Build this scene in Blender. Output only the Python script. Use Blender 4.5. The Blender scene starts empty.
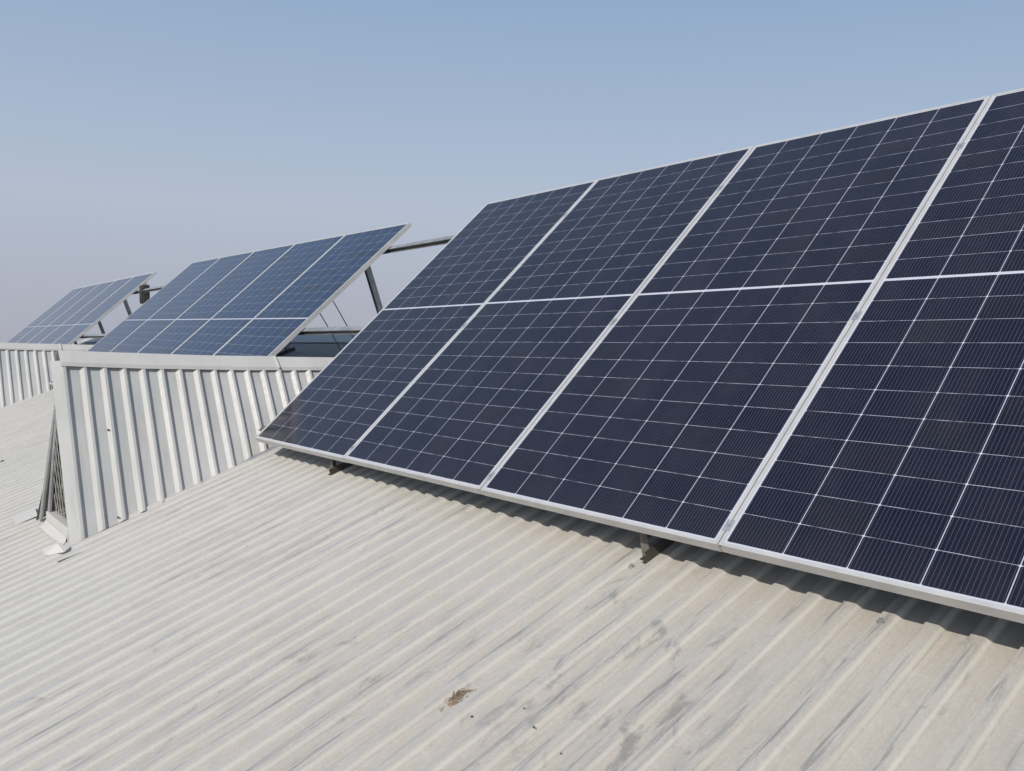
import bpy, bmesh, math, random
from mathutils import Vector, Matrix
random.seed(7)
R = math.radians
scn = bpy.context.scene
C = scn.collection

# ------------------------------------------------------------------ camera
cam_d = bpy.data.cameras.new('camera'); cam = bpy.data.objects.new('camera', cam_d); C.objects.link(cam)
cam_d.sensor_width = 36.0; cam_d.lens = 36.0 * 833.84 / 1024
cam_d.clip_start = 0.05; cam_d.clip_end = 30000
W = Matrix(((0.62808736, 0.04118956, -0.77705192), (0.77814283, -0.03324665, 0.62720682), (0.0, -0.99859806, -0.05293316)))
M = Matrix.Identity(4)
for i in range(3):
    M[i][0] = W[i][0]; M[i][1] = -W[i][1]; M[i][2] = -W[i][2]
M.translation = Vector((4.94546, -1.97775, 0.58027))
cam.matrix_world = M
scn.camera = cam

# ------------------------------------------------------------------ sky and sun
SUN_EL, SUN_OFF = 36.0, 28.0            # the sun stands behind the camera's left, almost square to the panels
world = bpy.data.worlds.new('World'); scn.world = world; world.use_nodes = True
wn = world.node_tree.nodes; wl = world.node_tree.links
sky = wn.new('ShaderNodeTexSky'); sky.sky_type = 'NISHITA'; sky.sun_disc = False
sky.sun_elevation = R(SUN_EL); sky.sun_rotation = R(180 - SUN_OFF)
sky.altitude = 50; sky.air_density = 1.0; sky.dust_density = 1.2; sky.ozone_density = 1.2
SKY = 0.105
wn['Background'].inputs[1].default_value = SKY
# dusty dry-season air: pale lavender-grey at the horizon, thinning upwards
tc = wn.new('ShaderNodeTexCoord'); sx = wn.new('ShaderNodeSeparateXYZ'); wl.new(tc.outputs['Generated'], sx.inputs[0])
cr = wn.new('ShaderNodeValToRGB'); wl.new(sx.outputs[2], cr.inputs[0])
for i, (p, c) in enumerate(((0.0, (.41, .42, .49)), (0.16, (.455, .515, .625)), (0.42, (.31, .445, .65)), (1.0, (.28, .42, .65)))):
    e = cr.color_ramp.elements[i] if i < 2 else cr.color_ramp.elements.new(p)
    e.position = p; e.color = (*[v for v in c], 1)
sc_ = wn.new('ShaderNodeVectorMath'); sc_.operation = 'SCALE'; sc_.inputs['Scale'].default_value = 1 / SKY; wl.new(cr.outputs[0], sc_.inputs[0])
fr_ = wn.new('ShaderNodeMapRange'); wl.new(sx.outputs[2], fr_.inputs[0])
for i, v in enumerate((0.0, 0.5, 0.97, 0.60)): fr_.inputs[i + 1].default_value = v
mx_ = wn.new('ShaderNodeMix'); mx_.data_type = 'RGBA'; 
az_ = wn.new('ShaderNodeMath'); az_.operation = 'MULTIPLY_ADD'; wl.new(sx.outputs[0], az_.inputs[0]); az_.inputs[1].default_value = -0.30; az_.inputs[2].default_value = -0.20
ad_ = wn.new('ShaderNodeMath'); ad_.operation = 'ADD'; ad_.use_clamp = True; wl.new(fr_.outputs[0], ad_.inputs[0]); wl.new(az_.outputs[0], ad_.inputs[1]); wl.new(ad_.outputs[0], mx_.inputs[0]); wl.new(sky.outputs[0], mx_.inputs[6]); wl.new(sc_.outputs[0], mx_.inputs[7])
wl.new(mx_.outputs[2], wn['Background'].inputs[0])
sd = bpy.data.lights.new('sun', 'SUN'); sun = bpy.data.objects.new('sun', sd); C.objects.link(sun)
sd.energy = 3.35; sd.angle = R(0.55); sd.color = (1.0, 0.94, 0.855)
ce = math.cos(R(SUN_EL))
sv = Vector((math.sin(R(SUN_OFF)) * ce, -math.cos(R(SUN_OFF)) * ce, math.sin(R(SUN_EL))))
sun.rotation_euler = sv.to_track_quat('Z', 'Y').to_euler()
sun.location = (0, -20, 30)
vs = scn.view_settings
vs.view_transform = 'Standard'; vs.look = 'None'; vs.exposure = 0.0; vs.gamma = 1.0; vs.use_curve_mapping = False

# ------------------------------------------------------------------ helpers
class MB:
    def __init__(s): s.v = []; s.f = []
    def poly(s, pts):
        b = len(s.v); s.v += [tuple(p) for p in pts]; s.f.append(tuple(range(b, b + len(pts))))
    def box(s, x0, x1, y0, y1, z0, z1):
        b = len(s.v)
        s.v += [(x0,y0,z0),(x1,y0,z0),(x1,y1,z0),(x0,y1,z0),(x0,y0,z1),(x1,y0,z1),(x1,y1,z1),(x0,y1,z1)]
        s.f += [tuple(b + i for i in q) for q in ((0,3,2,1),(4,5,6,7),(0,1,5,4),(1,2,6,5),(2,3,7,6),(3,0,4,7))]
    def prism(s, prof, a, b, u, w):
        """profile (list of (p,q)) swept from a to b, p along u and q along w"""
        a, b, u, w = Vector(a), Vector(b), Vector(u), Vector(w); n = len(prof); k = len(s.v)
        for o in (a, b): s.v += [tuple(o + u * p + w * q) for p, q in prof]
        for i in range(n): s.f.append((k + i, k + (i + 1) % n, k + n + (i + 1) % n, k + n + i))
        s.f.append(tuple(k + i for i in reversed(range(n)))); s.f.append(tuple(k + n + i for i in range(n)))
    def bar(s, a, b, wd, ht, up=(0, 0, 1)):
        a, b = Vector(a), Vector(b); d = (b - a).normalized(); u = d.cross(Vector(up)).normalized(); w = u.cross(d)
        s.prism([(-wd/2,-ht/2),(wd/2,-ht/2),(wd/2,ht/2),(-wd/2,ht/2)], a, b, u, w)
    def tube(s, pts, r, n=6):
        pts = [Vector(p) for p in pts]; k = len(s.v)
        for i, p in enumerate(pts):
            d = (pts[min(i+1, len(pts)-1)] - pts[max(i-1, 0)]).normalized()
            u = d.cross(Vector((0.3, 0.2, 1))).normalized(); w = u.cross(d)
            for j in range(n):
                t = 2 * math.pi * j / n; s.v.append(tuple(p + u * math.cos(t) * r + w * math.sin(t) * r))
        for i in range(len(pts) - 1):
            for j in range(n): s.f.append((k+i*n+j, k+i*n+(j+1)%n, k+(i+1)*n+(j+1)%n, k+(i+1)*n+j))
        s.f.append(tuple(k + j for j in reversed(range(n)))); s.f.append(tuple(k + (len(pts)-1)*n + j for j in range(n)))
    def grid(s, rows):
        k = len(s.v); n = len(rows[0])
        for r in rows: s.v += [tuple(p) for p in r]
        for i in range(len(rows) - 1):
            for j in range(n - 1): s.f.append((k+i*n+j, k+i*n+j+1, k+(i+1)*n+j+1, k+(i+1)*n+j))
    def build(s, name, mat, parent=None, bevel=0.0, fix=True, solid=0.0):
        me = bpy.data.meshes.new(name); me.from_pydata(s.v, [], s.f); me.update()
        if fix:
            bm = bmesh.new(); bm.from_mesh(me); bmesh.ops.recalc_face_normals(bm, faces=bm.faces); bm.to_mesh(me); bm.free()
        o = bpy.data.objects.new(name, me); C.objects.link(o); me.materials.append(mat)
        if parent: o.parent = parent
        if solid:
            m = o.modifiers.new('thickness', 'SOLIDIFY'); m.thickness = solid; m.offset = 0
        if bevel:
            m = o.modifiers.new('bevel', 'BEVEL'); m.width = bevel; m.segments = 2; m.limit_method = 'ANGLE'
        return o

def tag(o, label=None, cat=None, group=None, kind=None):
    if label: o['label'] = label
    if cat: o['category'] = cat
    if group: o['group'] = group
    if kind: o['kind'] = kind
    return o
def empty(name, loc=(0,0,0), rot=(0,0,0)):
    o = bpy.data.objects.new(name, None); C.objects.link(o); o.location = loc; o.rotation_euler = rot
    o.empty_display_size = 0.1; return o
def copy_tree(o, parent=None):
    c = o.copy(); C.objects.link(c)
    if parent: c.parent = parent
    for ch in list(o.children): copy_tree(ch, c)
    return c

# ------------------------------------------------------------------ materials
class NT:
    def __init__(s, name):
        s.m = bpy.data.materials.new(name); s.m.use_nodes = True; s.t = s.m.node_tree; s.n = s.t.nodes; s.l = s.t.links
        s.b = s.n['Principled BSDF']
    def val(s, sock, x):
        if isinstance(x, (int, float)): sock.default_value = x
        elif isinstance(x, tuple): sock.default_value = x if len(x) == len(sock.default_value) else (*x, 1)
        else: s.l.new(x, sock)
    def math(s, op, a, b=0.0, c=None):
        n = s.n.new('ShaderNodeMath'); n.operation = op; s.val(n.inputs[0], a); s.val(n.inputs[1], b)
        if c is not None: s.val(n.inputs[2], c)
        return n.outputs[0]
    def mix(s, f, a, b, mode='MIX'):
        n = s.n.new('ShaderNodeMix'); n.data_type = 'RGBA'; n.blend_type = mode
        s.val(n.inputs[0], f); s.val(n.inputs[6], a); s.val(n.inputs[7], b); return n.outputs[2]
    def coord(s, scale=(1,1,1), rot=(0,0,0)):
        c = s.n.new('ShaderNodeTexCoord'); mp = s.n.new('ShaderNodeMapping'); s.l.new(c.outputs['Object'], mp.inputs[0])
        mp.inputs['Scale'].default_value = scale; mp.inputs['Rotation'].default_value = rot; return mp.outputs[0]
    def noise(s, vec, scale, detail=4, rough=0.55, dist=0.0):
        n = s.n.new('ShaderNodeTexNoise'); s.l.new(vec, n.inputs['Vector'])
        n.inputs['Scale'].default_value = scale; n.inputs['Detail'].default_value = detail
        n.inputs['Roughness'].default_value = rough; n.inputs['Distortion'].default_value = dist; return n.outputs['Fac']
    def ramp(s, fac, stops):
        n = s.n.new('ShaderNodeMapRange'); n.interpolation_type = 'SMOOTHSTEP'; s.val(n.inputs[0], fac)
        n.inputs[1].default_value = stops[0]; n.inputs[2].default_value = stops[1]
        n.inputs[3].default_value = stops[2]; n.inputs[4].default_value = stops[3]; return n.outputs[0]
    def sep(s, vec):
        n = s.n.new('ShaderNodeSeparateXYZ'); s.l.new(vec, n.inputs[0]); return n.outputs
    def comb(s, x, y, z=0.0):
        n = s.n.new('ShaderNodeCombineXYZ'); s.val(n.inputs[0], x); s.val(n.inputs[1], y); s.val(n.inputs[2], z); return n.outputs[0]
    def white(s, vec):
        n = s.n.new('ShaderNodeTexWhiteNoise'); n.noise_dimensions = '3D'; s.l.new(vec, n.inputs['Vector']); return n.outputs['Value']
    def bump(s, h, strength, dist):
        n = s.n.new('ShaderNodeBump'); n.inputs['Strength'].default_value = strength; n.inputs['Distance'].default_value = dist
        s.l.new(h, n.inputs['Height']); s.l.new(n.outputs[0], s.b.inputs['Normal'])
    def done(s, col, rough=0.5, metal=0.0, spec=0.5):
        s.val(s.b.inputs['Base Color'], col); s.val(s.b.inputs['Roughness'], rough)
        s.val(s.b.inputs['Metallic'], metal); s.b.inputs['Specular IOR Level'].default_value = spec; return s.m

PITCH = 0.1085                      # rib spacing of the sheet, same sheet on roof and dormers
PAN, RAMP, CREST, RAMP2 = 0.058, 0.006, 0.0325, 0.012
PX0 = 4.208 - PAN - PITCH * 400     # where a pan starts

def roof_material():
    t = NT('weathered_roof_paint')
    v = t.coord(); x, y, z = t.sep(v)
    ph = t.math('MULTIPLY', t.math('FRACT', t.math('DIVIDE', t.math('SUBTRACT', x, PX0), PITCH)), PITCH)   # metres into the period
    rib = t.math('FLOOR', t.math('DIVIDE', t.math('SUBTRACT', x, PX0), PITCH))
    big = t.noise(v, 0.55, 3); mid = t.noise(v, 3.0, 5)
    base = t.mix(t.ramp(big, (0.3, 0.7, 0, 1)), (0.505, 0.494, 0.472), (0.54, 0.523, 0.493))
    # tan dust gathers towards the panels, greyer sheet further down and away
    base = t.mix(t.ramp(t.math('ADD', x, t.math('MULTIPLY', mid, 1.2)), (1.4, 5.0, 0, 0.75)), base, (0.47, 0.43, 0.37))
    pantan = t.math('MULTIPLY', t.ramp(ph, (PAN - 0.003, PAN + 0.006, 0.55, 0)), t.ramp(t.math('ADD', x, t.math('MULTIPLY', mid, 1.5)), (0.8, 3.6, 0.1, 1)))
    base = t.mix(pantan, base, (0.495, 0.446, 0.38))
    ribr = t.white(t.comb(rib, 3.0, 1.0))
    base = t.mix(t.math('MULTIPLY', ribr, 0.16), base, (0.36, 0.35, 0.33))
    # fine blotches
    bl = t.noise(t.coord((1, 0.45, 1)), 14, 6, 0.65)
    base = t.mix(t.ramp(bl, (0.45, 0.75, 0, 0.30)), base, (0.33, 0.325, 0.31))
    pale = t.noise(t.coord((1, 0.6, 1)), 33, 4, 0.6)
    base = t.mix(t.ramp(pale, (0.55, 0.75, 0, 0.25)), base, (0.63, 0.61, 0.57))
    fine = t.noise(t.coord((1.2, 0.8, 1)), 120, 3, 0.6)
    base = t.mix(t.ramp(fine, (0.42, 0.72, 0, 0.2)), base, (0.32, 0.31, 0.29))
    base = t.mix(t.ramp(fine, (0.28, 0.45, 0.2, 0)), base, (0.66, 0.645, 0.61))
    # long dirt streaks down the slope, strongest on the rib tops beside the pan edge
    st = t.noise(t.comb(t.math('MULTIPLY', x, 60), t.math('MULTIPLY', y, 3.2), 0), 1.0, 7, 0.68, 0.4)
    area = t.noise(t.coord(), 0.9, 3)
    crest = t.math('MULTIPLY', t.ramp(ph, (PAN - 0.008, PAN + 0.004, 0, 1)), t.ramp(ph, (PAN + RAMP + 0.012, PAN + RAMP + CREST, 1, 0.15)))
    amt = t.math('MULTIPLY', t.ramp(st, (0.47, 0.64, 0, 1)), t.math('ADD', t.math('MULTIPLY', crest, 0.5), 0.13))
    amt = t.math('MULTIPLY', amt, t.ramp(area, (0.36, 0.58, 0.15, 1)))
    base = t.mix(amt, base, (0.135, 0.14, 0.14))
    # scuffed patches, most of them where people stepped in front of the panels
    ddx = t.math('SUBTRACT', x, 3.35); ddy = t.math('SUBTRACT', y, -0.5)
    foot = t.ramp(t.math('SQRT', t.math('ADD', t.math('MULTIPLY', ddx, ddx), t.math('MULTIPLY', ddy, ddy))), (0.1, 0.9, 0.06, 0.0))
    pt = t.noise(t.coord((1.6, 0.7, 1)), 7.5, 6, 0.7, 0.6)
    base = t.mix(t.math('MULTIPLY', t.ramp(t.math('ADD', pt, foot), (0.58, 0.72, 0, 0.6)), t.math('MAXIMUM', t.ramp(area, (0.4, 0.6, 0.0, 1)), t.math('MULTIPLY', foot, 11.0))), base, (0.17, 0.175, 0.175))
    # dark line painted for rib shade and dirt where the rib leaves the pan
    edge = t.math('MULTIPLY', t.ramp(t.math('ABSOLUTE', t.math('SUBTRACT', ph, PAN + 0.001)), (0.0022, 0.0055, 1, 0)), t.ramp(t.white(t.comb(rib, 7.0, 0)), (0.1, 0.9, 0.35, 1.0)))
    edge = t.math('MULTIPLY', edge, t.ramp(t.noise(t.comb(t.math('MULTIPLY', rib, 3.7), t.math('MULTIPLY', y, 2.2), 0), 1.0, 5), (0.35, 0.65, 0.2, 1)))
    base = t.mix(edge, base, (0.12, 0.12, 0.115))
    hi = t.ramp(t.math('ABSOLUTE', t.math('SUBTRACT', ph, PITCH - RAMP2 * 0.5)), (0.001, 0.005, 0.35, 0))  # paler line painted along the ramp to look sunlit
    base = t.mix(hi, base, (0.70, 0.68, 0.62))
    sp = t.noise(v, 90, 2); base = t.mix(t.ramp(sp, (0.76, 0.8, 0, 0.6)), base, (0.1, 0.09, 0.08))
    t.bump(t.noise(v, 70, 5, 0.7), 0.12, 0.003)
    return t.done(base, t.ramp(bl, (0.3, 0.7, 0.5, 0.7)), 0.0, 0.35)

def sheet_material(name, c1, c2, rough=0.45, streak=0.25):
    t = NT(name); v = t.coord(); x, y, z = t.sep(v)
    base = t.mix(t.ramp(t.noise(v, 2.2, 4), (0.3, 0.7, 0, 1)), c1, c2)
    st = t.noise(t.comb(t.math('MULTIPLY', y, 45), t.math('MULTIPLY', x, 3), t.math('MULTIPLY', z, 3)), 1.0, 5, 0.6)
    base = t.mix(t.ramp(st, (0.5, 0.75, 0, streak)), base, (0.30, 0.29, 0.27))
    bl = t.noise(v, 40, 5, 0.7); base = t.mix(t.ramp(bl, (0.5, 0.8, 0, 0.25)), base, (0.4, 0.39, 0.36))
    t.bump(t.noise(v, 18, 3), 0.08, 0.01)
    return t.done(base, t.ramp(bl, (0.3, 0.7, rough - 0.08, rough + 0.15)), 0.0, 0.4)

def metal_material(name, c1, c2, rough, metal, rust=0.0):
    t = NT(name); v = t.coord()
    base = t.mix(t.ramp(t.noise(v, 9, 5), (0.35, 0.65, 0, 1)), c1, c2)
    if rust: base = t.mix(t.ramp(t.noise(v, 16, 6, 0.7), (0.5, 0.66, 0, rust)), base, (0.16, 0.085, 0.045))
    return t.done(base, t.ramp(t.noise(v, 30, 4), (0.3, 0.7, rough - 0.08, rough + 0.1)), metal, 0.5)

PW, PH, GAP = 1.149, 2.409, 0.005
LIP, WB, MIDG = 0.012, 0.006, 0.012
def cell_material(name, cell1, cell2, spec):
    t = NT(name)
    v = t.coord(); x, y, z = t.sep(v)
    mx = LIP + WB; cw = (PW - 2 * mx) / 6; hh = (PH - 2 * mx - MIDG) / 2; ch = hh / 11
    fx = t.math('DIVIDE', t.math('SUBTRACT', x, mx), cw); cx = t.math('FRACT', fx)
    # fold the two half panels onto one
    yy = t.math('SUBTRACT', y, PH / 2); ay = t.math('SUBTRACT', t.math('ABSOLUTE', yy), MIDG / 2)
    fy = t.math('DIVIDE', ay, ch); cy = t.math('FRACT', fy)
    dx = t.math('MULTIPLY', t.math('MINIMUM', cx, t.math('SUBTRACT', 1.0, cx)), cw)
    dy = t.math('MULTIPLY', t.math('MINIMUM', cy, t.math('SUBTRACT', 1.0, cy)), ch)
    col = t.math('LESS_THAN', dx, 0.0013); row = t.math('LESS_THAN', dy, 0.00085)
    dia = t.math('LESS_THAN', t.math('ADD', dx, dy), 0.0048)
    out = t.math('LESS_THAN', ay, 0.0)
    out = t.math('MAXIMUM', out, t.math('GREATER_THAN', ay, hh))
    out = t.math('MAXIMUM', out, t.math('LESS_THAN', t.math('SUBTRACT', x, mx), 0.0))
    out = t.math('MAXIMUM', out, t.math('GREATER_THAN', x, PW - mx))
    bb = t.math('FRACT', t.math('MULTIPLY', cx, 16.0))
    bbd = t.math('MULTIPLY', t.math('ABSOLUTE', t.math('SUBTRACT', bb, 0.5)), cw / 16)
    bus = t.math('LESS_THAN', bbd, 0.00055)
    oi = t.n.new('ShaderNodeObjectInfo')
    key = t.comb(t.math('FLOOR', fx), t.math('ADD', t.math('FLOOR', fy), t.math('MULTIPLY', t.math('SIGN', yy), 20)), t.math('MULTIPLY', oi.outputs['Random'], 50))
    rnd = t.white(key)
    cell = t.mix(rnd, cell1, cell2)
    cell = t.mix(t.math('GREATER_THAN', t.white(t.comb(rnd, 2.0, 5.0)), 0.9), cell, t.mix(0.5, cell, (0.012, 0.012, 0.018)))
    c = t.mix(t.math('MULTIPLY', bus, 0.8), cell, (0.095, 0.10, 0.135))
    dash = t.ramp(t.noise(t.coord((1, 1, 1)), 22, 3), (0.35, 0.6, 0.3, 1.0))
    c = t.mix(t.math('MULTIPLY', row, dash), c, (0.42, 0.43, 0.50))
    c = t.mix(col, c, (0.45, 0.46, 0.54)); c = t.mix(dia, c, (0.52, 0.53, 0.58))
    c = t.mix(out, c, (0.52, 0.53, 0.60))
    # thin film of dust, thicker towards the lower frame
    du = t.noise(t.coord((1, 0.5, 1)), 5, 6, 0.65)
    lowd = t.ramp(y, (0.0, 0.18, 0.012, 0.0))
    dust = t.math('ADD', t.ramp(du, (0.35, 0.75, 0.004, 0.025)), lowd)
    spk = t.noise(v, 55, 2); dust = t.math('ADD', dust, t.ramp(spk, (0.76, 0.8, 0, 0.10)))
    c = t.mix(dust, c, (0.42, 0.38, 0.33))
    t.b.inputs['IOR'].default_value = 1.38
    return t.done(c, t.ramp(du, (0.3, 0.7, 0.10, 0.17)), 0.0, spec)

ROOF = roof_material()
WALLSHEET = sheet_material('dormer_sheet_paint', (0.455, 0.46, 0.45), (0.53, 0.53, 0.51), 0.42, 0.3)
BACKCOAT = metal_material('shaded_back_primer', (0.10, 0.10, 0.095), (0.14, 0.135, 0.125), 0.7, 0.0)  # grey back coat, coloured darker to stand for shade inside the gable
FLASH = sheet_material('flashing_paint', (0.54, 0.53, 0.505), (0.60, 0.59, 0.56), 0.5, 0.15)
CELLS = cell_material('dark_solar_cells', (0.0055, 0.006, 0.0185), (0.0075, 0.008, 0.0215), 0.40)
BLUECELLS = cell_material('blue_solar_cells', (0.006, 0.020, 0.062), (0.009, 0.025, 0.070), 0.25)
ALU = metal_material('anodised_aluminium', (0.50, 0.50, 0.49), (0.57, 0.56, 0.545), 0.42, 0.2)
GALV = metal_material('galvanised_steel', (0.30, 0.31, 0.32), (0.42, 0.42, 0.42), 0.5, 0.5)
RUSTY = metal_material('weathered_steel', (0.14, 0.13, 0.11), (0.21, 0.19, 0.16), 0.6, 0.3, 0.5)
SHADED_STEEL = metal_material('shaded_dark_steel', (0.045, 0.04, 0.033), (0.07, 0.06, 0.05), 0.6, 0.1, 0.3)  # base rail steel, colour darkened to stand for shade under the panels
DARK = metal_material('dark_box_paint', (0.022, 0.022, 0.020), (0.035, 0.034, 0.03), 0.5, 0.0)
CLAMP = metal_material('clamp_metal', (0.42, 0.45, 0.46), (0.5, 0.52, 0.52), 0.35, 0.6)
WIRE = metal_material('black_cable', (0.03, 0.03, 0.03), (0.05, 0.05, 0.05), 0.6, 0.0)
MESHM = metal_material('mesh_wire', (0.42, 0.41, 0.38), (0.55, 0.53, 0.5), 0.5, 0.3)
TWIG = metal_material('dry_plant', (0.20, 0.135, 0.08), (0.30, 0.21, 0.13), 0.9, 0.0)
GRIT = metal_material('dark_grit', (0.05, 0.045, 0.04), (0.09, 0.08, 0.07), 0.9, 0.0)
def ground_material():
    t = NT('dry_earth'); v = t.coord()
    c = t.mix(t.ramp(t.noise(v, 0.004, 6), (0.4, 0.6, 0, 1)), (0.30, 0.26, 0.20), (0.20, 0.19, 0.13))
    c = t.mix(t.ramp(t.noise(v, 0.05, 5), (0.45, 0.65, 0, 0.5)), c, (0.34, 0.29, 0.22)); return t.done(c, 0.95, 0, 0.1)
GROUND = ground_material()
BLOCK = sheet_material('wall_plaster', (0.45, 0.42, 0.36), (0.52, 0.48, 0.42), 0.8, 0.2)

# ------------------------------------------------------------------ ground
RS = math.tan(R(19.0)); RZ0 = -0.158 - RS * 0.072
def rz(y): return RZ0 + RS * y
YR, YE = 2.36, -7.6; XL, XR = -15.2, 13.0; GZ = -9.5
g = MB(); n = 48
ring = [(6000 * math.cos(2*math.pi*i/n), 6000 * math.sin(2*math.pi*i/n), GZ) for i in range(n)]
g.poly(ring); tag(g.build('ground', GROUND), kind='structure')

hz = MB(); hz.box(-7000, 7000, -7000, 7000, GZ - 1.0, 3.2)
hm = bpy.data.materials.new('dusty_air'); hm.use_nodes = True; hn = hm.node_tree.nodes
hn.remove(hn['Principled BSDF']); pv = hn.new('ShaderNodeVolumePrincipled')
pv.inputs['Color'].default_value = (0.93, 0.94, 0.97, 1); pv.inputs['Density'].default_value = 0.0007; pv.inputs['Anisotropy'].default_value = 0.0
hm.node_tree.links.new(pv.outputs[0], hn['Material Output'].inputs['Volume'])
tag(hz.build('haze', hm), kind='stuff')

# ------------------------------------------------------------------ building with ribbed roof
bld = empty('factory_building', (0, -2.6, GZ))
tag(bld, 'factory building whose pale ribbed metal roof slopes under all the solar panels', 'building')
boff = Vector((0, 2.6, -GZ))
def place(o): o.location = boff; return o     # building parts are modelled in world coordinates

DEP = 0.019
prof = [(0, 0), (PAN, 0), (PAN + RAMP, DEP), (PAN + RAMP + CREST, DEP)]
def roof_rows(x0, x1, ys, side):
    xs = []; k0 = int((x0 - PX0) / PITCH); k1 = int((x1 - PX0) / PITCH)
    for k in range(k0, k1):
        for (p, d) in prof: xs.append((PX0 + k * PITCH + p, d, k))
    jit = {k: (random.uniform(-1, 1), random.uniform(0, 6.28), random.uniform(0.6, 1.5)) for k in range(k0, k1 + 1)}
    rows = []
    nz = (-RS * side, 1.0); ln = math.hypot(*nz)
    for y in ys:
        r = []
        for x, d, k in xs:
            a, b, c = jit[k]
            w = 0.0011 * a * math.sin(c * y + b) + 0.0007 * math.sin(2.9 * y + b * 3)
            lap = 0.0018 if (k % 9 == 0) else 0.0
            zz = (rz(y) if side > 0 else rz(2 * YR - y))
            dd = d + w + lap
            r.append((x + 0.0012 * a * math.sin(c * y * 0.7 + b), y + nz[0] / ln * dd, zz + nz[1] / ln * dd))
        rows.append(r)
    return rows
ys = [YE + (YR - YE) * i / 46 for i in range(47)]
rm = MB(); rm.grid(roof_rows(XL, XR, ys, 1))
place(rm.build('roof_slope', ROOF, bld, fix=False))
yb = [YR + (YR - YE) * i / 12 for i in range(13)]
rm = MB(); rm.grid(roof_rows(XL, XR, yb, -1))
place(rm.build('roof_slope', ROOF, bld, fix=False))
# ridge cap: two wide flanges over the rib tops
rc = MB(); zc = rz(YR) + DEP + 0.012; fl = 0.26
for sgn in (-1, 1):
    a = (XL, YR + sgn * fl, rz(YR - fl) + DEP + 0.004); 
    rc.prism([(0, 0), (fl, (rz(YR) - rz(YR - fl))), (fl, (rz(YR) - rz(YR - fl)) + 0.012), (0, 0.004)], (XL, YR + sgn * fl, rz(YR - fl) + DEP + 0.006), (XR, YR + sgn * fl, rz(YR - fl) + DEP + 0.006), (0, -sgn, 0), (0, 0, 1))
place(rc.build('ridge_cap', FLASH, bld))
wl_ = MB()
ye2 = 2 * YR - YE
for y0, y1 in ((YE + 0.35, YE + 0.55), (ye2 - 0.55, ye2 - 0.35)): wl_.box(XL + 0.3, XR - 0.3, y0, y1, GZ - 0.2, rz(YE + 0.3) - 0.02)
for x0, x1 in ((XL + 0.3, XL + 0.5), (XR - 0.5, XR - 0.3)):
    wl_.prism([(YE + 0.55, GZ - 0.2), (ye2 - 0.55, GZ - 0.2), (ye2 - 0.55, rz(YE + 0.55) - 0.03), (YR, rz(YR) - 0.03), (YE + 0.55, rz(YE + 0.55) - 0.03)], (x0, 0, 0), (x1, 0, 0), (0, 1, 0), (0, 0, 1))
place(wl_.build('wall', BLOCK, bld))

def roofpt(x, y, h=0.0): return Vector((x, y, rz(y) + h))
def top_of_sheet(x):
    ph = (x - PX0) % PITCH
    return DEP if ph > PAN + RAMP * 0.5 else 0.0
# roof screws where the photograph shows them
def add_screw(x, y):
    m = MB(); h = top_of_sheet(x)
    m.tube([(0, 0, h - 0.002), (0, 0, h + 0.003)], 0.011, 10); m.tube([(0, 0, h + 0.003), (0, 0, h + 0.010)], 0.0065, 6)
    o = m.build('roof_screw', GALV, bld); o.location = boff + roofpt(x, y)
for x, y in ((3.905, 0.075), (3.07, 0.045), (5.2, -0.9), (5.4, 0.05)): add_screw(x, y)

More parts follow.
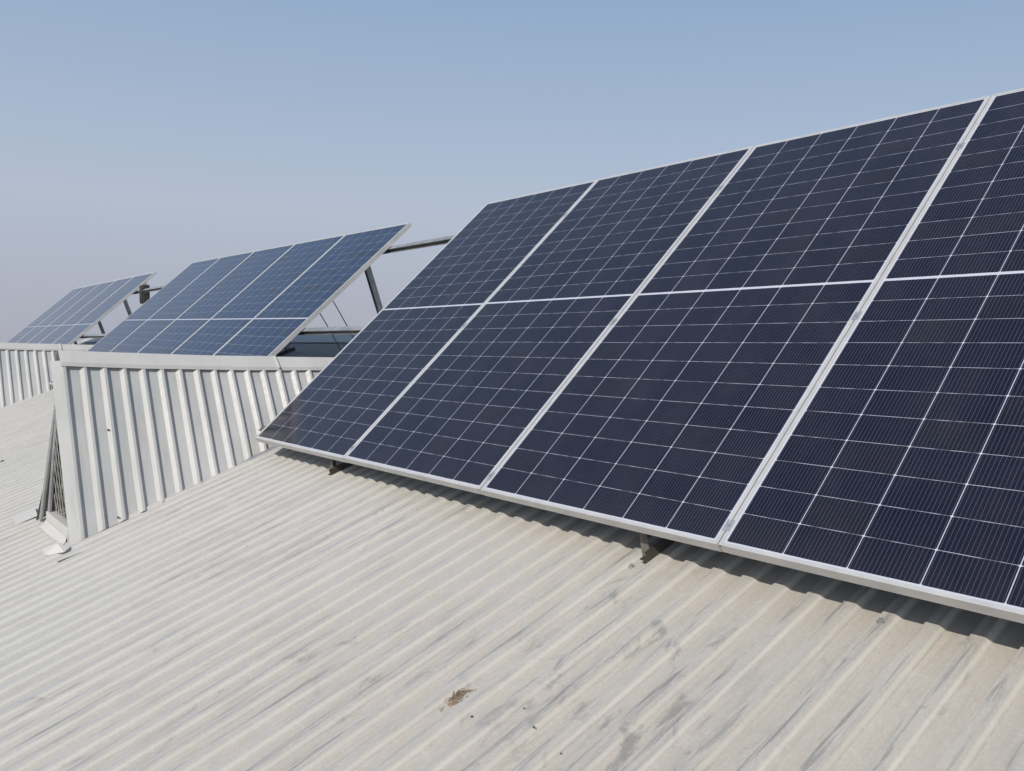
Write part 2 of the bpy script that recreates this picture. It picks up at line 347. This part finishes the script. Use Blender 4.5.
# ------------------------------------------------------------------ dormers: two leaning ribbed sheets under a ridge cap
WP = [(0, 0), (0.058, 0), (0.079, 1), (0.093, 1)]        # pan, ramp, rib top (then ramp back)
def lerp(a, b, t): return a + (b - a) * t
def pw(tab, y):
    for (a, va), (b, vb) in zip(tab, tab[1:]):
        if y <= b: return lerp(va, vb, (y - a) / (b - a))
    return tab[-1][1]
def make_dormer(name, X0, Y0, label, dz=0.0, detail=True):
    """X0: ridge line, Y0: shift along the slope"""
    d = empty(name, (X0, Y0 - 1.0, rz(Y0 - 1.0))); tag(d, label, 'roof dormer', 'ribbed metal dormers on the roof')
    inv = -d.location
    zr_tab = [(-1.12, 0.533), (-0.12, 0.488), (0.744, 0.468), (1.9, 0.44)]
    bx_tab = [(-1.12, 0.446), (-0.72, 0.418), (0.115, 0.352), (1.9, 0.03)]
    def zr(y): return pw(zr_tab, y) + rz(Y0) - rz(0) + dz
    def P(x, y, z): return (X0 + x + inv.x, y + Y0 + inv.y, z + inv.z)
    def yend():
        y = 1.0
        while zr(y) - 0.09 > rz(y + Y0) and y < 1.88: y += 0.01
        return y
    YEND = yend()
    for sg in (1, -1):
        m = MB(); top = []; midr = []; bot = []
        y = -0.994 - PITCH + 0.058; k = 0
        ypts = []
        k0 = -1
        for k in range(k0, 40):
            for s, dd in WP:
                yy = -0.994 - 0.058 + k * PITCH + s
                if k == k0 + 1 and s == 0 and sg > 0: ypts.append((-1.032, 0))
                if yy < (-0.98 if sg > 0 else -1.06): continue
                if yy > YEND: break
                ypts.append((yy, dd))
        dep = 0.019
        for yy, dd in ypts:
            bx = pw(bx_tab, yy); zt = zr(yy) - 0.064; zb = rz(yy + Y0) + 0.004
            t_ = Vector((0.052 * sg, yy + (0.0 if sg > 0 else 0.15), zt)); b_ = Vector((bx * sg, yy, zb))
            nrm = Vector((sg * (zt - zb), 0, (bx - 0.052))).normalized()
            o = nrm * (dep * dd)
            w = 0.002 * math.sin(yy * 23 + sg)
            row = []
            for f in (0, .25, .5, .75, 1): 
                p = t_.lerp(b_, f) + o + nrm * w * math.sin(f * 3)
                row.append(P(p.x, p.y, p.z))
            top.append(row)
        m.grid(top if sg > 0 else top[::-1])
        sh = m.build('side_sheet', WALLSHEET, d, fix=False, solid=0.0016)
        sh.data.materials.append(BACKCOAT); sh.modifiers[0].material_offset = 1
    # ridge cap, folded, in lapped lengths
    lens = [(-0.985, -0.915), (-0.915, 0.33), (0.33, YEND + 0.1)]
    for i, (a, b) in enumerate(lens):
        m = MB(); up = 0.003 * (i % 2) + (0.004 if i == 0 else 0)
        rows = []
        for yy in [a + (b - a) * j / 6 for j in range(7)]:
            z = zr(yy) + up; e = 0.002 * math.sin(yy * 9)
            rows.append([P(-0.087, yy, z - 0.094 + e), P(-0.082, yy, z - 0.072 + e), P(-0.02, yy, z - 0.003), P(0.02, yy, z - 0.003), P(0.082, yy, z - 0.072 - e), P(0.087, yy, z - 0.094 - e)])
        m.grid(rows); m.build('ridge_cap', FLASH, d, fix=False, solid=0.002)
    m = MB(); z = zr(0.33)
    for sg in (1, -1): m.bar(P(0.02 * sg, 0.33, z + 0.004), P(0.098 * sg, 0.33, z - 0.075), 0.012, 0.006, (0, 1, 0))
    m.build('cap_joint', FLASH, d)
    # gable opening: rails, wire mesh, sill, apron
    yg = -1.0; zt = zr(yg) - 0.13; zs = rz(-1.035 + Y0) + 0.095
    zb0 = rz(yg + Y0) + 0.01; zt0 = zr(yg) - 0.07
    def hr(z): return lerp(0.045, pw(bx_tab, yg), (zt0 - z) / (zt0 - zb0)) - 0.03
    def hl(z): return lerp(-0.02, -0.15, (zt0 - z) / (zt0 - zb0))
    for k_, (xb, xt, zb_, yy) in enumerate(((-0.185, -0.02, zb0 + 0.05, -1.02), (-0.315, -0.055, zb0, -1.045))):
        fr = MB(); fr.bar(P(xb, yy, zb_), P(xt, -0.965 + 0.01 * k_, zr(yy) - 0.10), 0.05, 0.012, (0, 1, 0)); fr.build('gable_frame', GALV, d)
    fr = MB(); fr.bar(P(hr(zs), yg + 0.01, zs), P(hr(zt), yg + 0.01, zt), 0.03, 0.02, (0, 1, 0)); fr.build('gable_frame', FLASH, d)
    ms = MB(); sp = 0.075
    def clipseg(p, q):
        pts = []
        for i in range(61):
            t = i / 60; x = lerp(p[0], q[0], t); z = lerp(p[1], q[1], t)
            if zs <= z <= zt and hl(z) <= x <= hr(z): pts.append((x, z))
        return (pts[0], pts[-1]) if len(pts) > 1 else None
    for i in range(-60, 61):
        for s in (1, -1):
            r = clipseg((i * sp - 0.3 * s, zs - 0.1), (i * sp + 0.3 * s, zs + 0.95))
            if r: ms.bar(P(r[0][0], yg + 0.002 * s, r[0][1]), P(r[1][0], yg + 0.002 * s, r[1][1]), 0.003, 0.003, (0, 1, 0))
    ms.build('wire_mesh', MESHM, d)
    sl = MB(); hb = hr(zs)
    sl.box(X0 - 0.2 + inv.x, X0 + hb + 0.02 + inv.x, -1.035 + Y0 + inv.y, yg + 0.02 + Y0 + inv.y, zs - 0.13 + inv.z, zs + inv.z)
    sl.build('sill', FLASH, d, bevel=0.004)
    ap = MB(); ya = -1.037; yb_ = ya - 0.035
    ap.grid([[P(-0.2, ya, zs - 0.05), P(hb * 0.2, ya, zs - 0.05), P(hb + 0.01, ya, zs - 0.05)],
             [P(-0.2, ya - 0.008, rz(ya + Y0) + 0.026), P(hb * 0.2, ya - 0.008, rz(ya + Y0) + 0.026), P(hb + 0.03, ya - 0.008, rz(ya + Y0) + 0.026)],
             [P(-0.2, yb_, rz(yb_ + Y0) + 0.019), P(hb * 0.2, yb_, rz(yb_ + Y0) + 0.019), P(hb + 0.04, yb_ + 0.01, rz(yb_ + 0.01 + Y0) + 0.019)]])
    ap.build('apron', FLASH, d, fix=False, solid=0.002)
    if detail:
        # folded corner piece at the foot and a loose strip on the far side
        q = MB(); f = lambda x, y, h: P(x, y, rz(y + Y0) + h)
        ax = 0.505
        a, b, c_, e, g_ = f(ax - .022, -1.098, .06), f(ax - .192, -1.147, .019), f(ax - .04, -1.156, .019), f(ax + .055, -1.081, .019), f(ax + .02, -1.045, .022)
        q.poly([a, b, c_]); q.poly([a, c_, e]); q.poly([a, e, g_])
        q.build('corner_flashing', FLASH, d, fix=False, solid=0.003)
        q = MB(); q.grid([[f(ax - 1.215, -1.142, .028), f(ax - .984, -1.153, .021)], [f(ax - 1.17, -1.02, .036), f(ax - .95, -1.04, .03)]])
        q.build('loose_flashing', FLASH, d, fix=False, solid=0.002)
        q = MB(); q.grid([[f(ax + .134, -1.14, .0195), f(ax + .155, -1.14, .024)], [f(ax + .143, -1.031, .0195), f(ax + .165, -1.03, .0215)]])
        q.build('lifted_sheet_edge', FLASH, d, fix=False, solid=0.001)
        # upstand along the near base
        q = MB(); q.grid([[f(pw(bx_tab, y) + 0.012, y, .032 if y > -0.04 else .02) for y in (-0.05, 0.0, 0.1, 0.4, 0.8)], [f(pw(bx_tab, y) + 0.035, y, .019) for y in (-0.05, 0.0, 0.1, 0.4, 0.8)]])
        q.build('base_flashing', GALV, d, fix=False, solid=0.002)
        for (yy, f_) in ((-0.775, 0.43), (-.78, .96)):
            q = MB(); bx = pw(bx_tab, yy); z1 = zr(yy) - .064; z0 = rz(yy + Y0)
            c0 = Vector(P(lerp(.052, bx, f_) + .006, yy, lerp(z1, z0, f_))); q.tube([c0, c0 + Vector((.018, 0, .005))], 0.0045, 6)
            q.build('sheet_screw', GRIT, d)
    return d
D1 = make_dormer('roof_dormer', -0.505, 0.0, 'large ribbed metal dormer left of the big front panel row, its mesh gable showing')
D2 = make_dormer('roof_dormer', -8.08, 0.1, 'distant ribbed metal dormer at the left edge, below the farthest panels', dz=0.03, detail=False)

# ------------------------------------------------------------------ solar panels
TILT = R(41.94)
VD = Vector((0, math.cos(TILT), math.sin(TILT))); ND = Vector((0, -math.sin(TILT), math.cos(TILT)))
def make_panel(cells, LIP):
    p = empty('solar_panel')
    fr = MB(); T = 0.035
    def rail(a, b, inn):   # L section: 13 mm lip and an outer web
        u = Vector(inn); fr.prism([(0, -T), (0.0, 0), (LIP, 0), (LIP, -0.0075), (0.0025, -0.0075), (0.0025, -T + 0.002), (0.022, -T + 0.002), (0.022, -T)], a, b, u, (0, 0, 1))
    rail((0, 0, 0), (0, PH, 0), (1, 0, 0)); rail((PW, 0, 0), (PW, PH, 0), (-1, 0, 0))
    rail((LIP, 0, 0), (PW - LIP, 0, 0), (0, 1, 0)); rail((LIP, PH, 0), (PW - LIP, PH, 0), (0, -1, 0))
    # webs close the corners
    fr.box(0.0026, LIP, 0, 0.0025, -T, -0.0001); fr.box(PW - LIP, PW - 0.0026, 0, 0.0025, -T, -0.0001)
    fr.box(0.0026, LIP, PH - 0.0025, PH, -T, -0.0001); fr.box(PW - LIP, PW - 0.0026, PH - 0.0025, PH, -T, -0.0001)
    fr.build('frame', ALU, p)
    gl = MB(); gl.box(0.003, PW - 0.003, 0.003, PH - 0.003, -0.0065, -0.0018); gl.build('cell_glass', cells, p)
    bk = MB(); bk.box(PW / 2 - 0.05, PW / 2 + 0.05, PH / 2 - 0.04, PH / 2 + 0.04, -0.025, -0.0067); bk.build('junction_box', DARK, p)
    return p
proto = {1: make_panel(CELLS, LIP), 2: make_panel(BLUECELLS, LIP + 0.005), 3: make_panel(BLUECELLS, LIP + 0.02)}
used = {1: False, 2: False, 3: False}
def panel(X, V, N, roll, label, group):
    k = {G1: 1, G2: 2, G3: 3}[group]
    o = copy_tree(proto[k]) if used[k] else proto[k]; used[k] = True
    o.matrix_world = Matrix.Translation(Vector((X, 0, 0)) + VD * V + ND * N) @ Matrix.Rotation(TILT, 4, 'X') @ Matrix.Rotation(roll, 4, 'Z')
    tag(o, label, 'solar panel', group); return o
G1, G2, G3 = 'solar panels of the big front row', 'solar panels of the middle row', 'solar panels of the farthest row'
L1 = ['dark blue panel at the left end of the front row, beside the dormer wall',
      'second dark blue panel from the left end of the big front row',
      'third dark blue panel from the left in the front row, a support leg under it',
      'large dark blue panel cut off by the right edge of the photo']
for i, l in enumerate(L1):
    panel(i * (PW + GAP) - 0.002, random.uniform(-.001, .001) - 0.014, random.uniform(-.001, .001), 0, l, G1)
L2 = ['nearest blue panel of the middle row, its bare side edge towards the rails',
      'second nearest blue panel of the middle row behind the large dormer cap',
      'centre blue panel of the five in the middle row',
      'second farthest blue panel of the middle row behind the large dormer cap',
      'farthest blue panel of the middle row, overlapping the view of the dark box']
ROLL2, ROLL3 = R(-1.5), R(-0.4)
for i, l in enumerate(L2):
    s = (i + 1) * (PW + GAP) - GAP
    panel(-1.075 - s * math.cos(ROLL2), -0.068 + s * math.sin(-ROLL2), 0, ROLL2, l, G2)
L3 = ['nearest panel of the farthest row, right end beside the dark hanging box',
      'second panel from the right in the small farthest row',
      'middle panel of the small farthest row', 'fourth panel from the right in the small farthest row',
      'leftmost panel of the small farthest row, nearest the left photo edge']
for i, l in enumerate(L3):
    s = (i + 1) * (PW + GAP) - GAP
    panel(-8.45 - s * math.cos(ROLL3), 0.05 + s * math.sin(-ROLL3), 0, ROLL3, l, G3)

# ------------------------------------------------------------------ steel mounting frame
def S(x, v, n): return Vector((x, 0, 0)) + VD * v + ND * n
mf = empty('mounting_frame', (0, 0, rz(0)))
tag(mf, 'galvanised steel rails, legs and struts holding up the rows of solar panels', 'mounting frame')
mi = -mf.location
def chan(name, a, b, wd, ht, mat, up):
    m = MB(); a, b = a + mi, b + mi; dirn = (b - a).normalized(); u = dirn.cross(Vector(up)).normalized(); w = u.cross(dirn); t = 0.004
    W2, H2 = wd / 2, ht / 2
    m.prism([(-W2,-H2),(W2,-H2),(W2,-H2+t),(-W2+t,-H2+t),(-W2+t,H2-t),(W2,H2-t),(W2,H2),(-W2,H2)], a, b, u, w)
    return m.build(name, mat, mf)
xr1 = 4 * (PW + GAP) - GAP
ROWS = [(xr1 + 0.3, 0.0, 0.0), (-1.075, -0.07, ROLL2), (-8.45, 0.05, ROLL3)]
off = -0.035 - 0.0225
for v, xs in ((0.09, [(-0.16, xr1 + .25), (-6.95, -1.02), (-14.3, -8.35)]), (1.05, [(-14.3, xr1 + .25)]), (2.06, [(-14.3, xr1 + .25)])):
    for a, b in xs: chan('rail', S(a, v, off - 0.012 * (a < -1)), S(b, v, off), 0.042, 0.038, GALV if v > .5 else RUSTY, ND)
off2 = off - 0.044
legx = [0.83, 3.085, -1.4, -3.6, -6.5, -9.15, -11.3, -13.9]
for x in legx:
    chan('rafter', S(x, 0.03, off2), S(x, 2.3, off2), 0.045, 0.045, GALV, ND)
    chan('strut', Vector((x - .03, 1.535, 1.32)), Vector((x - .03, 1.83, rz(1.83))), 0.05, 0.04, RUSTY if x > -1.1 else GALV, (1, 0, 0))
    m = MB(); u = Vector((0, 1, RS)).normalized(); w = Vector((0, -RS, 1)).normalized(); h0 = DEP + 0.002
    m.prism([(0, 0), (0.034, 0), (0.034, 0.004), (0.004, 0.004), (0.004, 0.036), (0, 0.036)], Vector((x + 0.044, 0.066, rz(0.066))) + w * h0 + mi, Vector((x + 0.044, 1.88, rz(1.88))) + w * h0 + mi, (-1, 0, 0), w)
    m.build('base_rail', SHADED_STEEL, mf)
    # front leg: an angle iron standing on the roof, with its foot cleat
    m = MB(); ft = Vector((x + 0.012, 0.075, rz(0.075) + 0.002)) + mi; tp = Vector((x - 0.03, 0.085, -0.012)) + mi
    w_, t_ = 0.034, 0.004
    m.prism([(0, 0), (w_, 0), (w_, t_), (t_, t_), (t_, w_), (0, w_)], ft, tp, (1, 0, 0), (0, 1, 0))
    m.build('leg', RUSTY, mf)
# mid clamps in the seams and their bolts
def clamp(x, v):
    m = MB(); c = S(x, v, 0.0) + mi
    m.prism([(-0.012, 0.0005), (0.012, 0.0005), (0.012, 0.003), (0.006, 0.003), (0.004, 0.0012), (-0.004, 0.0012), (-0.006, 0.003), (-0.012, 0.003)], c - VD * 0.02, c + VD * 0.02, (1, 0, 0), ND)
    o = m.build('mid_clamp', CLAMP, mf)
    b = MB(); b.tube([c + ND * 0.0012, c + ND * 0.006], 0.0055, 6); b.build('bolt', GALV, o)
for i in range(1, 4):
    for v in (0.058, 0.998, 2.02): clamp(i * (PW + GAP) - GAP / 2 - 0.002, v)

# ------------------------------------------------------------------ things behind the rows
bx = empty('electrical_box', (-8.2, 1.60, 1.14)); tag(bx, 'dark box hanging from the upper rail between middle and farthest rows', 'electrical box')
m = MB(); m.box(-0.09, 0.09, -0.045, 0.05, 0, 0.275); m.build('case', DARK, bx, bevel=0.006)
m = MB(); m.box(-0.07, 0.07, -0.056, -0.0455, 0.02, 0.255); m.build('door', DARK, bx, bevel=0.004)
for s in (-.05, .05):
    m = MB(); m.box(s - .015, s + .015, -0.0, 0.02, 0.2755, 0.31); m.build('bracket', GALV, bx)
def cable(pts, label):
    m = MB(); m.tube(pts, 0.0045, 6); tag(m.build('cable', WIRE), label, 'cable', None)
def sag(a, b, s, n=10):
    a, b = Vector(a), Vector(b); return [a.lerp(b, i / n) + Vector((0, 0, -s * 4 * (i / n) * (1 - i / n))) for i in range(n + 1)]
cable(sag((-1.4, 1.05, 0.905), (-1.4, 1.40, rz(1.40) + .02), -0.02), 'left thin black cable hanging from the middle row of panels')
cable(sag((-1.4, 1.17, 1.01), (-1.4, 1.55, rz(1.55)+.02), -0.02), 'right thin black cable slanting down from the middle row of panels')

# ------------------------------------------------------------------ litter on the roof
tw = empty('twig_litter', roofpt(3.08, -0.68)); tag(tw, 'small clump of dry brown twigs lying on the roof ribs', 'dry twigs')
m = MB()
for i in range(44):
    a = random.uniform(0.9, 2.2); l = random.uniform(0.006, 0.03); c = Vector((random.gauss(0, .009), random.gauss(0, .022), 0))
    h = top_of_sheet(3.08 + c.x) + 0.004 + RS * c.y + random.uniform(0, .006)
    d = Vector((math.cos(a) * l, math.sin(a) * l, RS * math.sin(a) * l + random.uniform(-.004, .006)))
    m.tube([c + Vector((0, 0, h)), c + d * .5 + Vector((0, 0, h + .003)), c + d + Vector((0, 0, h))], random.uniform(.0007, .0013), 5)
m.build('twigs', TWIG, tw)
for (x, y, r) in ((3.186, -0.695, .007), (3.39, -0.652, .006), (3.29, -0.60, .005), (1.916, -1.459, .008), (-3.529, -0.885, .03), (2.449, -0.722, .006), (3.50, -0.66, .005), (2.9, -.61, .006)):
    bm = bmesh.new(); bmesh.ops.create_icosphere(bm, subdivisions=2, radius=r * (0.6 if r < .02 else .7))
    for v in bm.verts: v.co *= random.uniform(.7, 1.2); v.co.z *= .6
    me = bpy.data.meshes.new('pebble'); bm.to_mesh(me); bm.free(); me.materials.append(GRIT)
    o = bpy.data.objects.new('pebble', me); C.objects.link(o); o.location = roofpt(x, y, top_of_sheet(x) + r * .4)
    if r > .02: tag(o, 'dark lump on the roof at the far left, before the distant dormer', 'pebble')
    else: tag(o, 'tiny dark speck of grit lying loose on the pale roof', 'pebble', 'specks of grit on the roof')
